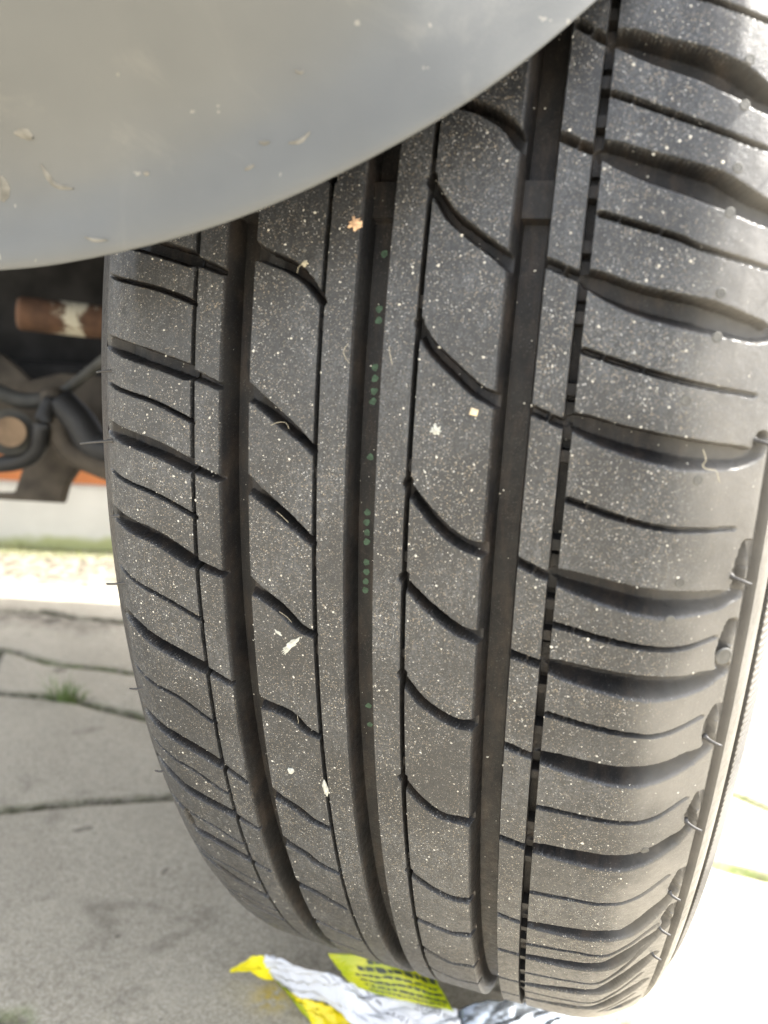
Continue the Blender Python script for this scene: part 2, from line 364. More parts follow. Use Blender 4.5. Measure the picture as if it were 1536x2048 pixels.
for gi, (lines, wf, df) in enumerate(GROOVES):
    for l in lines:
        P = catmull(l, 5)
        xmin, xmax = P[:, 0].min() - 3, P[:, 0].max() + 3; smin, smax = P[:, 1].min() - 4, P[:, 1].max() + 4
        ri = np.where((rows > smin) & (rows < smax))[0]
        if len(ri) == 0: continue
        ci = np.where((cols > xmin) & (cols < xmax))[0]
        r0, r1, c0, c1 = ri[0], ri[-1] + 1, ci[0], ci[-1] + 1
        x = X[r0:r1, c0:c1]; s = S[r0:r1, c0:c1]
        best = np.full(x.shape, 99.0); bx = np.zeros(x.shape); side = np.zeros(x.shape)
        for a, b in zip(P[:-1], P[1:]):
            e = b - a; L2 = e @ e + 1e-9
            t = np.clip(((x - a[0]) * e[0] + (s - a[1]) * e[1]) / L2, 0, 1)
            dx = x - a[0] - t * e[0]; ds = s - a[1] - t * e[1]
            d = np.hypot(dx, ds); m = d < best
            best = np.where(m, d, best); bx = np.where(m, a[0] + t * e[0], bx); side = np.where(m, ds, side)
        w = wf(bx) / 2; dd = df(bx)
        wall = 0.95 if gi == 0 else 0.8
        inner = best + jit[r0:r1, c0:c1] * (0.6 if gi in (1, 5) else 1)
        if gi == 4:   # softer lower bank on the outer shoulder
            soft = np.interp(bx, [44, 52, 66, 80], [0, 0.9, 1.4, 0.5])
            D = dd * np.where(side < 0, 1 - sstep(w - 0.3 - soft * .8, w + wall * .5 + soft * .8, inner), 1 - sstep(w - wall * .5, w + wall * .5, inner))
        elif gi in (1, 5):
            D = dd * (1 - sstep(w - 0.25, w + 0.2, inner))
            if gi == 5:
                for bxx in (49.6, 57.5):
                    D = D * (1 - 0.8 * np.exp(-((bx - bxx) / 0.35) ** 2))
        else:
            D = dd * (1 - sstep(w - wall * .6, w + wall * .4, inner))
            if gi == 2: D = np.minimum(D, dd)
        if gi == 4: D = np.where(bx < 43, D * (1 - 0.85 * np.exp(-((bx - 40.2) / 0.35) ** 2)), D)
        depth[r0:r1, c0:c1] = np.maximum(depth[r0:r1, c0:c1], D)
# chipped, slightly rounded block edges and gentle surface unevenness
depth += 0.035 * vnoise(X / 3, S / 3, 9) + 0.02 * vnoise(X * 1.3, S * 1.3, 11)

def revolve(Xmm, Smm, Dmm):
    x = Xmm / 1000; r = rad_at(x); dr = (rad_at(x + .0004) - rad_at(x - .0004)) / .0008
    nn = np.sqrt(1 + dr * dr); nx = -dr / nn; nr = 1 / nn
    xx = x - nx * Dmm / 1000; rr = r - nr * Dmm / 1000
    ph = Smm / 1000 / R
    z = R + rr * np.sin(ph)
    y = -rr * np.cos(ph)
    V = np.stack([xx, y, z], -1)
    # the tyre sits flat on the ground under load
    V[..., 2] = np.maximum(V[..., 2], GROUND_TOUCH + Dmm / 1000)
    return V
GROUND_TOUCH = 0.007

car = empty('parked_car', (0, 0, 0))
tag(car, 'parked car seen close from the front, grey plastic bumper over a worn black front tyre', 'car')
me = grid_mesh('tyre', revolve(X, S, depth), closed_u=True)
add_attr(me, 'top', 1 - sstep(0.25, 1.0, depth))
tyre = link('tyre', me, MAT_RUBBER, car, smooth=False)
ang = np.ones(len(me.polygons), bool); me.polygons.foreach_set('use_smooth', ang)
me.set_sharp_from_angle(angle=math.radians(28))

# sidewalls
def sidewall(sign, x0):
    if sign > 0:
        prof = [(x0, None), (87.2, None), (88.3, None), (88.7, .6), (89.3, .7), (90.2, .3), (91, .3), (92, .3), (93, .3), (94, .4), (95, .5), (96, .5), (96.8, .2)]
    else:
        prof = [(x0, None), (-76, None), (-80, None), (-84, None), (-88, None), (-92, None), (-95, None), (-96.8, None)]
    pts = []
    for x, d in prof: pts.append((x / 1000, float(rad_at(x / 1000)), (d or 0) / 1000))
    s = 1 if sign > 0 else -1
    for x, r in ((.0975, .262), (.0972, .252), (.0955, .240), (.0925, .229), (.089, .220), (.0865, .214), (.0845, .2085), (.082, .2035), (.076, .203)):
        pts.append((s * x, r, 0))
    n = 1400 if sign > 0 else 240
    ph = np.linspace(0, 2 * math.pi, n, endpoint=False)
    V = np.zeros((n, len(pts), 3))
    for j, (x, r, d) in enumerate(pts):
        rr = np.full(n, r)
        V[:, j, 0] = x - s * d * 0.6; V[:, j, 1] = -(rr - d * .6) * np.cos(ph); V[:, j, 2] = R + (rr - d * .6) * np.sin(ph)
    if sign > 0:   # fine slanted ribs
        xs = np.linspace(90.4, 95.6, 16)
        cols_ = [p for p in pts if p[0] < .0902] + [(x / 1000, float(rad_at(x / 1000)), 0) for x in xs] + [p for p in pts if p[0] > .0957 or p[1] < .268]
        V = np.zeros((n * 5, len(cols_), 3)); ph = np.linspace(0, 2 * math.pi, n * 5, endpoint=False)
        for j, (x, r, d) in enumerate(cols_):
            rr = np.full(len(ph), r)
            if d == 0 and .0903 < x < .0957 and r > .268:
                u = (x * 1000 - 90.4) / 5.2
                rib = ((ph * R * 1000 / 2.1 - 0.9 * u * u * 1.3) % 1.0)
                rib = np.where(rib < .72, rib / .72, (1 - rib) / .28) * math.sin(math.pi * min(1, max(0, u * .98 + .02))) ** .4
                d_ = 0.00075 - 0.00065 * rib
            else: d_ = d
            V[:, j, 0] = x - d_ * .6; V[:, j, 1] = -(rr - d_ * .7) * np.cos(ph); V[:, j, 2] = R + (rr - d_ * .7) * np.sin(ph)
    V[..., 2] = np.maximum(V[..., 2], GROUND_TOUCH)
    me = grid_mesh('sidewall', V, closed_u=True, flip=sign < 0)
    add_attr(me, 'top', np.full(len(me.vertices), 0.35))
    return link('sidewall', me, MAT_RUBBER, tyre, smooth=True)
sw = sidewall(1, cols[-1]); sw['label'] = 'outer tyre sidewall with a raised rim band and fine slanted ribs'
sidewall(-1, cols[0])

# vent hairs, vent dimples and dots
MAT_NIB = plain('rubber_hair', (0.040, 0.038, 0.036), 0.5, 0.5, nscale=300)
MAT_NUB = plain('dusty_nub', (0.10, 0.098, 0.09), 0.6, 0.4, nscale=300)
def hair(x, s, L, bend=0.3, r=0.00042):
    p, ex, es, n = surf_frame(x, s)
    pts = []; rad = []
    for i in range(9):
        t = i / 8
        q = p - n * .0006 + (n * t * (1 - .15 * t) + ex * bend * t * t - es * .18 * t * t) * L
        pts.append(q); rad.append(r * (2.0 if i == 0 else 1.35 if i == 1 else 1 - .35 * t))
    link('rubber_hair', tube_mesh('rubber_hair', pts, rad, 8), MAT_NIB, tyre)
for (x, s), L in zip([l[0] for l in PAT['hair']], (.0045, .0050, .0045, .0048, .0036, .0042, .0035)):
    hair(x, s, L * .85, 0.6, .0005)
for s in (26, 54, 84): hair(80.3, s, .004, .5)
for s, L in ((0.5, .0035), (-17.5, .0075), (-57.5, .0045), (-93, .0035), (-38, .002), (-128, .003)):
    hair(-69.5, s, L, -0.9, .0004)
def nub(x, s, r=0.0008):
    p, ex, es, n = surf_frame(x, s)
    bm = bmesh.new(); rings = []
    for rr, h in ((1.35, -.0002), (1.25, .00010), (1.05, .0002), (.9, .00010), (.6, .00012), (.3, .00016)):
        rings.append([bm.verts.new(Vector(p + (ex * math.cos(a) + es * math.sin(a)) * r * rr + n * h)) for a in np.linspace(0, 2 * math.pi, 16, endpoint=False)])
    for a, b in zip(rings[:-1], rings[1:]):
        for k in range(16): bm.faces.new((a[k], a[(k + 1) % 16], b[(k + 1) % 16], b[k]))
    bm.faces.new(rings[-1])
    me = bpy.data.meshes.new('vent_nub'); bm.to_mesh(me); bm.free()
    for q in me.polygons: q.use_smooth = True
    link('vent_nub', me, MAT_NUB, tyre)
for l in PAT['dots']: nub(*l[0])
nub(81.3, -53.5, .0016)

# green ink dots in the centre groove
MAT_INK = plain('green_ink', (0.048, 0.092, 0.056), 0.6, 0.4, nscale=900, var=.35)
for (x, s), in PAT['green']:
    bm = bmesh.new(); x -= 2.0; s = s - (s - 4) * .039
    p, ex, es, n = surf_frame(x, s); gp = -0.0070 * n
    vs = [bm.verts.new(Vector(p + gp + n * .00012 + (ex * math.cos(a) * .00085 * random.uniform(.75, 1.15) * (1 + .12 * math.sin(2 * a + x)) + es * math.sin(a) * .00082 * (1 + .15 * math.sin(a * 3 + s))))) for a in np.linspace(0, 2 * math.pi, 18, endpoint=False)]
    bm.faces.new(vs)
    me = bpy.data.meshes.new('ink_dot'); bm.to_mesh(me); bm.free()
    link('ink_dot', me, MAT_INK, tyre)['label'] = 'small green ink dot on the floor of the centre groove'

# unseen drum, added to stop sun shining through the open wheel
pts = [(-.07 + .001 * i, 0, R) for i in (0, 1, 40, 41)]
link('sun_stop_drum', tube_mesh('sun_stop_drum', pts, [.180, .196, .196, .185], 72), plain('cast_iron', (0.10, .085, .07), .8, .3, metal=.3), car)
# wheel rim
MAT_ALLOY = plain('alloy', (0.55, 0.55, 0.54), 0.35, 0.5, metal=0.8, nscale=40, var=.08)
def rim():
    n = 96; ph = np.linspace(0, 2 * math.pi, n, endpoint=False)
    prof = [(-.085, .212), (-.088, .209), (-.085, .2), (-.06, .19), (.02, .175), (.06, .185), (.082, .2), (.086, .209), (.0885, .212), (.0905, .209), (.087, .198), (.07, .19), (.045, .178)]
    V = np.array([[(x, -r * math.cos(p), R + r * math.sin(p)) for x, r in prof] for p in ph])
    me = grid_mesh('wheel_rim', V, closed_u=True)
    ob = link('wheel_rim', me, MAT_ALLOY, car, smooth=True)
    for k in range(5):
        bm = bmesh.new(); a = 2 * math.pi * k / 5 + .3
        pts = [(.03, .192, 13), (.055, .10, 20), (.05, .04, 30)]
        prev = None
        for r, w, xo in ((.19, .016, .066), (.12, .02, .072), (.05, .03, .066), (0.0, .03, .064)):
            c = np.array([0, -math.cos(a), math.sin(a)]); t = np.array([0, math.sin(a), math.cos(a)])
            ring = [bm.verts.new(Vector(np.array([x_, 0, R]) + c * r + t * tt)) for x_, tt in ((xo, -w), (xo + .004, 0), (xo, w), (xo - .03, w), (xo - .03, -w))]
            if prev:
                for i in range(5): bm.faces.new((prev[i], prev[(i + 1) % 5], ring[(i + 1) % 5], ring[i]))
            prev = ring
        bmesh.ops.recalc_face_normals(bm, faces=bm.faces)
        me = bpy.data.meshes.new('spoke'); bm.to_mesh(me); bm.free(); link('spoke', me, MAT_ALLOY, ob)
rim()

# ------------------------------------------------------------ bumper
def bumper_material():
    M = Mat('grey_bumper_plastic', 0.42, 0.5)
    n = M.ramp(M.noise(14, 5), 0.3, 0.7)
    col = M.mix(n, (0.078, 0.081, 0.080), (0.102, 0.105, 0.102))
    sm = M.ramp(M.noise(30, 7, .68, dist=1.2), 0.52, 0.74, 0.0, 0.14)
    col = M.mix(sm, col, (0.33, 0.31, 0.26))
    f, r = M.specks(420, 0.05, .1, .3); col = M.mix(M.math('MULTIPLY', f, .3), col, (0.4, .37, .3))
    f, r = M.specks(130, 0.04, .05, .14); col = M.mix(M.math('MULTIPLY', f, .3), col, (0.4, .36, .28))
    M.set('Base Color', col)
    M.set('Roughness', M.ramp(M.noise(60, 5), .3, .7, .36, .52))
    M.bump(M.noise(1500, 3), 0.12, 0.0002)
    return M.m
MAT_BUMPER = bumper_material()
EDGE = [(-700, 560, .205), (-350, 563, .178), (0, 547, .158), (120, 534, .152), (250, 509, .148), (400, 470, .144), (550, 415, .141), (700, 345, .139), (850, 264, .138), (980, 182, .138), (1100, 90, .139), (1200, 2, .140), (1290, -85, .142), (1400, -230, .148), (1500, -420, .155)]
def bumper():
    E = catmull([at_depth(u, v, t) for u, v, t in EDGE], 8)
    n = len(E); kk = np.exp(-np.linspace(-2, 2, 17) ** 2); kk /= kk.sum()
    E = np.stack([np.convolve(np.pad(E[:, i], 8, mode='reflect', reflect_type='odd'), kk, 'valid') for i in range(3)], -1)
    T = np.gradient(E, axis=0); T /= np.linalg.norm(T, axis=1)[:, None]
    out = np.array([0.12, -1.0, 0.0]); out /= np.linalg.norm(out)
    W = np.cross(T, out); W[W[:, 2] < 0] *= -1; W /= np.linalg.norm(W, axis=1)[:, None]
    # blend the "up the panel" direction towards vertical / inboard
    prof = [(-.012, .006), (-.006, .004), (-.0015, .002), (0, .0008), (.0005, -.0002), (.002, -.0006), (.005, -.0006), (.010, -.0002), (.016, -.0006), (.023, -.0030), (.030, -.0072), (.038, -.0128), (.048, -.0190), (.062, -.0250), (.085, -.0290), (.11, -.0270), (.15, -.0140), (.20, .008), (.25, .03)]
    prof = [(a, b) for a, b in prof]
    pw = catmull(prof[4:], 3)
    V = np.zeros((n, len(pw), 3))
    up = np.array([-.25, 0, 1.0]); up /= np.linalg.norm(up)
    for j, (h, o) in enumerate(pw):
        mixf = np.clip((h - .02) / .10, 0, 1)
        Wd = W * (1 - mixf) + up * mixf; Wd /= np.linalg.norm(Wd, axis=1)[:, None]
        if h < 0: V[:, j] = E + np.array([0, 1, 0]) * o + np.array([0, 0, 1]) * (-h)
        else: V[:, j] = E + Wd * h + out * (-o)
    me = grid_mesh('bumper', V)
    ob = link('bumper', me, MAT_BUMPER, car, smooth=True)
    m = ob.modifiers.new('thick', 'SOLIDIFY'); m.thickness = .0028; m.offset = -1
    ob['label'] = 'dusty grey plastic bumper corner curving over the tyre'
    return ob
bmp = bumper()
from mathutils.bvhtree import BVHTree
_bv = BVHTree.FromPolygons([v.co for v in bmp.data.vertices], [tuple(p.vertices) for p in bmp.data.polygons])
MAT_MUD = plain('dry_mud_mark', (0.155, .148, .128), .85, .2, nscale=300, var=.3)
def mud(pts, w):
    P = catmull(pts, 4); L = []
    for u, v in P:
        h = _bv.ray_cast(Vector(CAM), Vector(ray(u, v)).normalized())
        if h[0] is None: return
        L.append(h)
    bm = bmesh.new(); prev = None; n = len(L)
    for i, (co, no, _i, _d) in enumerate(L):
        if no.dot(co - Vector(CAM)) > 0: no = -no
        t = (L[min(i + 1, n - 1)][0] - L[max(0, i - 1)][0]).normalized(); sd = t.cross(no).normalized()
        ww = w * (.25 + math.sin(math.pi * (i + .4) / n) * random.uniform(.7, 1.1)) * .5
        cur = [bm.verts.new(co + no * .00005 + sd * ww), bm.verts.new(co + no * .0004), bm.verts.new(co + no * .00005 - sd * ww)]
        if prev:
            for k in (0, 1): bm.faces.new((prev[k], prev[k + 1], cur[k + 1], cur[k]))
        prev = cur
    me = bpy.data.meshes.new('mud_mark'); bm.to_mesh(me); bm.free(); link('mud_mark', me, MAT_MUD, bmp, True)
for pts, w in (([(82, 328), (95, 350), (112, 370), (147, 377)], .0011), ([(519, 284), (528, 286), (540, 284)], .0007), ([(578, 286), (600, 282), (620, 264)], .0007), ([(490, 340), (500, 334), (508, 330)], .0006), ([(0, 352), (8, 375), (4, 402)], .003), ([(288, 344), (293, 347), (297, 343)], .0009), ([(30, 266), (52, 268), (66, 276)], .0018), ([(170, 474), (190, 480), (215, 480)], .0006), ([(590, 140), (600, 145), (607, 142)], .0004)):
    mud(pts, w)

# ------------------------------------------------------------ car body above and underbody
MAT_DARK = plain('dark_underbody', (0.022, 0.021, 0.020), 0.85, 0.2, nscale=25, var=.5)
MAT_BROWN = plain('grimy_brown_metal', (0.060, 0.050, 0.038), 0.8, 0.3, nscale=30, var=.55)
MAT_GREYB = plain('grimy_grey_metal', (0.050, 0.050, 0.045), 0.7, 0.35, nscale=30, var=.5)
MAT_PAINT = plain('grey_car_paint', (0.16, 0.165, 0.165), 0.3, 0.5, nscale=5, var=.04, bump=0)
MAT_BLACK = plain('black_rubber', (0.018, 0.018, 0.018), 0.6, 0.4, nscale=40, var=.3)
def prism_world(name, poly, z0, z1, mat, parent, bev=0.01):
    bm = bmesh.new()
    a = [bm.verts.new((x, y, z0)) for x, y in poly]; b = [bm.verts.new((x, y, z1)) for x, y in poly]
    bm.faces.new(a[::-1]); bm.faces.new(b)
    for i in range(len(poly)):
        j = (i + 1) % len(poly); bm.faces.new((a[i], a[j], b[j], b[i]))
    bmesh.ops.recalc_face_normals(bm, faces=bm.faces)
    if bev: bmesh.ops.bevel(bm, geom=list(bm.edges), offset=bev, segments=3, affect='EDGES', profile=.5)
    me = bpy.data.meshes.new(name); bm.to_mesh(me); bm.free()
    return link(name, me, mat, parent, smooth=False)
def P2(u, v): return tuple(at_ground(u, v)[:2])
prism_world('car_body', [(-1.55, -.02), (-1.1, -.16), (-.30, -.14), (.10, -.13), (.118, 0.0), (.118, .62), (-.28, .50), (-.62, .37), (-1.55, .08)], .50, .78, MAT_PAINT, car, .04)
prism_world('wheel_arch_liner', [(-.60, -.14), (-.16, -.17), (-.13, -.17), (-.13, .30), (-.55, .30)], .455, .49, MAT_DARK, car, .004)
prism_world('inner_wing', [(-.125, -.31), (-.10, -.31), (-.09, .42), (-.125, .42)], .46, .50, MAT_DARK, car, .003)

prism_world('sky_block_slab', [(-1.5, -.02), (-.30, .12), (-.14, .18), (-.14, .48), (-.62, .33), (-1.5, .04)], .275, .31, MAT_DARK, car, .005)  # unseen slab, added to block the sky and shade the ground below

def outline_part(name, px, t, thick, mat, bev=.004):
    """outline given at a real distance t, with real thickness towards the rear of the car"""
    fwd = RM[2]
    bm = bmesh.new()
    a = [bm.verts.new(Vector(at_depth(u, v, t))) for u, v in px]
    b = [bm.verts.new(Vector(at_depth(u, v, t) + fwd * thick)) for u, v in px]
    bm.faces.new(a); bm.faces.new(b[::-1])
    for i in range(len(px)):
        j = (i + 1) % len(px); bm.faces.new((a[i], b[i], b[j], a[j]))
    bmesh.ops.recalc_face_normals(bm, faces=bm.faces)
    if bev: bmesh.ops.bevel(bm, geom=list(bm.edges), offset=bev, segments=3, affect='EDGES', profile=.5)
    me = bpy.data.meshes.new(name); bm.to_mesh(me); bm.free()
    return link(name, me, mat, car, smooth=True)
outline_part('underbody_panel', [(-900, 250), (400, 250), (400, 900), (-900, 880)], .80, .05, MAT_DARK)
outline_part('subframe', [(-700, 720), (0, 705), (60, 760), (120, 745), (300, 760), (300, 996), (235, 970), (152, 938), (132, 968), (122, 1006), (0, 999), (-300, 990), (-300, 982), (28, 984), (46, 930), (0, 908), (-200, 885), (-700, 880)], .62, .012, MAT_BROWN, .002)
def tp(name, px, rad, mat, seg=20, k=6):
    P = catmull([at_depth(u, v, t) for u, v, t in px], k)
    return link(name, tube_mesh(name, P, rad, seg), mat, car)
def pipe_material():
    M = Mat('rusty_pipe', .8, .3)
    n = M.ramp(M.noise(40, 5), .3, .7)
    col = M.mix(n, (0.045, 0.026, 0.017), (0.125, 0.066, 0.038))
    mask = M.attr('patch')
    e = M.math('ADD', mask, M.math('MULTIPLY', M.math('SUBTRACT', M.noise(48, 7, .72, dist=.8), .5), 3.2))
    col = M.mix(M.ramp(e, .45, .75), col, (0.46, .43, .34))
    M.set('Base Color', col); M.bump(M.noise(300, 5), .4, .001); return M.m
MAT_PIPE = pipe_material()
a = at_depth(36, 626, .56); b = at_depth(420, 668, .60)
pts = [a + (b - a) * i / 60 for i in range(61)]
me = tube_mesh('axle_pipe', pts, [.0105] + [.0125] * 60, 28)
co = np.array([v.co[:] for v in me.vertices]); tt = ((co - a) @ (b - a)) / ((b - a) @ (b - a))
ctr = (.155 + .36) / 2; add_attr(me, 'patch', np.clip(1 - np.abs(tt - .285) / .155, 0, 1) * np.where(tt < .2, 1, 1))
pp = link('axle_pipe', me, MAT_PIPE, car); pp['label'] = 'rusty brown pipe with a pale flaking patch'
tp('control_arm', [(330, 640, .54), (215, 715, .55), (140, 775, .56), (105, 800, .57)], [.004] * 18 + [.005], MAT_GREYB)
tp('bracket', [(105, 785, .555), (112, 840, .55), (135, 895, .55), (185, 925, .55), (290, 965, .55)], .0085, MAT_BROWN)
tp('rubber_hose', [(104, 800, .545), (84, 850, .54), (74, 900, .545), (30, 925, .55), (-60, 930, .55)], .0062, MAT_BLACK)
tp('rubber_hose', [(120, 805, .55), (160, 845, .55), (190, 890, .55), (240, 905, .55)], .0115, MAT_BLACK)
a = at_depth(20, 868, .53); b = a + RM[2] * .05
tp('bushing', [(20, 864, .53), (22, 864, .56)], .0105, plain('tan_bushing', (0.24, .17, .11), .8, .3), 24)
tp('bushing_sleeve', [(20, 864, .537), (22, 864, .57)], .0165, MAT_GREYB, 24)
tp('tie_rod', [(-300, 760, .57), (-60, 770, .57), (40, 800, .57), (100, 800, .56)], .006, MAT_GREYB)

# ------------------------------------------------------------ ground
def ground_material():
    M = Mat('concrete_paving', .88, .25)
    n1 = M.ramp(M.noise(9, 6, .6), .3, .7); n2 = M.ramp(M.noise(160, 5, .7), .3, .72)
    col = M.mix(n1, (0.38, 0.34, 0.262), (0.52, 0.468, 0.365))
    col = M.mix(M.math('MULTIPLY', n2, .4), col, (0.20, .178, .14))
    col = M.mix(M.ramp(M.noise(620, 4, .75), .44, .62, 0, .6), col, (0.68, .63, .52))
    col = M.mix(M.ramp(M.noise(480, 4, .75, src=M.scale((1, 1.07, 1))), .50, .66, 0, .42), col, (0.15, .13, .105))
    f, r = M.specks(900, .35, .12, .4); col = M.mix(M.math('MULTIPLY', f, .45), col, (0.15, .13, .105))
    f, r = M.specks(700, .35, .12, .38); col = M.mix(M.math('MULTIPLY', f, .7), col, (0.56, .52, .43))
    f, r = M.specks(1400, .4, .12, .4); col = M.mix(M.math('MULTIPLY', f, .4), col, (0.4, .33, .25))
    st = M.ramp(M.noise(17, 6, .7, dist=.6), .56, .70, 0, .4)
    col = M.mix(st, col, (0.095, .078, .058))
    f, r = M.specks(24, .35, .08, .20); col = M.mix(M.math('MULTIPLY', f, .5), col, (0.05, .04, .03))
    col = M.mix(M.math('MULTIPLY', M.attr('dirt_and_glare_cut'), M.ramp(M.noise(60, 6, .7), .3, .62)), col, (0.055, .045, .034))
    col = M.mix(M.math('MULTIPLY', M.attr('yellow_patch'), M.ramp(M.noise(200, 4), .35, .55)), col, (0.55, .40, .05))
    mo = M.math('MULTIPLY', M.attr('moss'), M.ramp(M.noise(90, 5, .7), .36, .55))
    col = M.mix(mo, col, M.mix(M.noise(400, 3), (0.09, .15, .02), (0.20, .27, .05)))
    M.set('Base Color', col)
    h = M.math('ADD', M.noise(900, 5, .75), M.math('MULTIPLY', M.noise(120, 4), 1.2))
    M.bump(h, .75, .0011)
    return M.m
MAT_GROUND = ground_material()
JOINTS_AND_SHADOW_EDGE = [  # world polylines of the gaps between slabs and of the car's shadow edge, width mm, moss
 ([(-1.1, -.43), (-.62, -.255), (-.413, -.135), (-.333, -.088), (-.301, -.065), (-.232, -.024), (-.151, .023), (.0, .10), (.06, .16)], 4.5, .15),
 ([(-1.2, -.1), (-.595, .035), (-.475, .063), (-.43, .073), (-.395, .075), (-.359, .074), (-.318, .072), (-.217, .067), (-.10, .062), (.05, .056), (.108, .054), (.152, .05), (.167, .049), (.184, .048), (.26, .039), (.5, .0), (.9, -.07)], 5.0, .35),
 ([(-1.2, .1), (-.773, .142), (-.56, .148), (-.515, .143), (-.471, .140), (-.391, .152), (-.1, .17), (.10, .18), (.151, .168), (.177, .156), (.2, .144), (.3, .095), (.6, -.02)], 4.5, .5),
 ([(-1.2, .1), (-.839, .193), (-.657, .246), (-.612, .266), (-.573, .265), (-.466, .284), (-.2, .33)], 8.0, .1),
 ([(-1.3, .15), (-.949, .278), (-.755, .346), (-.591, .405), (-.3, .51)], 7.0, .0),  # dark line drawn along the edge of the car's shadow
 ([(.00, -.118), (.045, -.1125), (.066, -.111), (.077, -.113), (.083, -.112), (.10, -.116)], 1.8, .0),
 ([(-.26, -.245), (-.2, -.2255), (-.188, -.225), (-.14, -.27), (-.05, -.36), (0, -.42)], 5.0, .6),
 ([(-.42, -.14), (-.52, -.3), (-.6, -.5)], 4.5, .3), ([(-.56, .146), (-.50, .065)], 4.0, .1), ([(.3, .095), (.26, .04)], 4, .5), ([(.42, .01), (.47, .2), (.5, .4)], 4, .3),
]
def ground():
    xs = np.concatenate([[-60, -20, -8, -4, -2.5, -1.8], np.arange(-1.4, -.66, .008), np.arange(-.66, .30, .0028), np.arange(.30, .8, .008), [1.2, 2, 4, 8, 20, 60]])
    ys = np.concatenate([[-60, -20, -8, -4, -2, -1.2], np.arange(-.7, -.28, .008), np.arange(-.28, .30, .0028), np.arange(.30, .75, .006), [1, 1.6, 3, 6, 15, 60]])
    X, Y = np.meshgrid(xs, ys); Z = np.zeros_like(X); dirt_and_glare_cut = np.zeros_like(X); moss = np.zeros_like(X)
    wx = X + .001 * vnoise(X * 60, Y * 60, 21); wy = Y + .0012 * vnoise(X * 45, Y * 45, 22)
    for pl, w, mo in JOINTS_AND_SHADOW_EDGE:
        P = catmull(pl, 4); best = np.full(X.shape, 9.0)
        for a, b in zip(P[:-1], P[1:]):
            e = b - a; t = np.clip(((wx - a[0]) * e[0] + (wy - a[1]) * e[1]) / (e @ e + 1e-12), 0, 1)
            best = np.minimum(best, np.hypot(wx - a[0] - t * e[0], wy - a[1] - t * e[1]))
        w = w / 1000
        Z -= (.0055) * (1 - sstep(w * .35, w * .9, best))
        Z -= .0012 * (1 - sstep(w * .6, w * 2.2, best))
        dirt_and_glare_cut = np.maximum(dirt_and_glare_cut, 1 - sstep(w * .5, w * 1.5, best))
        moss = np.maximum(moss, mo * (1 - sstep(w * .6, w * 2.0, best)) * np.where(X > .1, 2.2, 1) * (0.7 + .5 * vnoise(X * 25, Y * 25, 8)))
    moss = np.clip(moss, 0, 1)
    dirt_and_glare_cut = np.maximum(dirt_and_glare_cut, .85 * np.exp(-(((X + .60) / .10) ** 2 + ((Y - .245) / .03) ** 2)))
    yellow_patch = np.exp(-(((X - at_ground(545, 1992)[0]) / .009) ** 2 + ((Y - at_ground(545, 1992)[1]) / .009) ** 2))  # round yellow patch in the ground colour beside the wrapper
    dirt_and_glare_cut = np.maximum(dirt_and_glare_cut, .95 * sstep(0, .02, (X + .755) * -.36 + (Y - .346) * .93))  # strip beyond the shadow edge darkened in colour to hold back sun glare
    # green, growing strip at the foot of the wall
    A = np.array([-.9, .496]); B = np.array([-.71, .567]); nn = np.array([-.3472, .9378])
    dist = (X - A[0]) * nn[0] + (Y - A[1]) * nn[1]
    moss = np.maximum(moss, sstep(-.075, -.02, dist) * .45 * (dist < .1))
    Z += .0006 * vnoise(X * 40, Y * 40, 4) + .0010 * vnoise(X * 9, Y * 9, 2)
    me = grid_mesh('ground', np.stack([X, Y, Z], -1).transpose(1, 0, 2))
    for nme, ar in (('dirt_and_glare_cut', dirt_and_glare_cut), ('moss', moss), ('yellow_patch', np.clip(yellow_patch * .9, 0, 1))): add_attr(me, nme, ar.T)
    ob = link('paved_ground', me, MAT_GROUND, None, smooth=True)
    tag(ob, kind='structure')
ground()

# ------------------------------------------------------------ low wall beyond the car
def wall_material():
    M = Mat('white_render', .85, .3)
    col = M.mix(M.ramp(M.noise(8, 5), .3, .7), (0.62, .62, .60), (0.75, .75, .73))
    g = M.math('ADD', M.ramp(M.xyz(2), .0, .055, 1, 0), M.math('MULTIPLY', M.math('SUBTRACT', M.noise(14, 5), .5), 1.3))
    col = M.mix(M.ramp(g, .45, .9, 0, .8), col, (0.36, .40, .13))
    M.set('Base Color', col); M.bump(M.noise(200, 5), .3, .002); return M.m
wallE = empty('low_wall', (-.8, .55, 0)); tag(wallE, 'low white rendered wall with a terracotta upper band, beyond the car', 'wall')
def wall_box(name, a, b, off, th, z0, z1, mat, slope=(0, 0)):
    nn = np.array([-.3472, .9378]); A = np.array([-.9, .496]); dirv = np.array([.9378, .3472])
    bm = bmesh.new(); vs = []
    for s, zz in ((a, slope[0]), (b, slope[1])):
        for o in (off, off + th):
            for z in (z0, z1 + zz):
                q = A + dirv * s + nn * o; vs.append(bm.verts.new((q[0] + .8, q[1] - .55, z)))
    for f in ((0, 1, 3, 2), (4, 6, 7, 5), (0, 4, 5, 1), (2, 3, 7, 6), (1, 5, 7, 3), (0, 2, 6, 4)): bm.faces.new([vs[i] for i in f])
    bmesh.ops.recalc_face_normals(bm, faces=bm.faces)
    bmesh.ops.bevel(bm, geom=list(bm.edges), offset=.004, segments=2, affect='EDGES')
    me = bpy.data.meshes.new(name); bm.to_mesh(me); bm.free(); return link(name, me, mat, wallE)
wall_box('white_plinth', -1.5, 2.5, 0, .12, -.02, .110, wall_material())
wall_box('terracotta_band', -1.5, 2.5, -.003, .10, .111, .19, plain('terracotta', (0.55, .21, .085), .8, .3, nscale=12, var=.15))

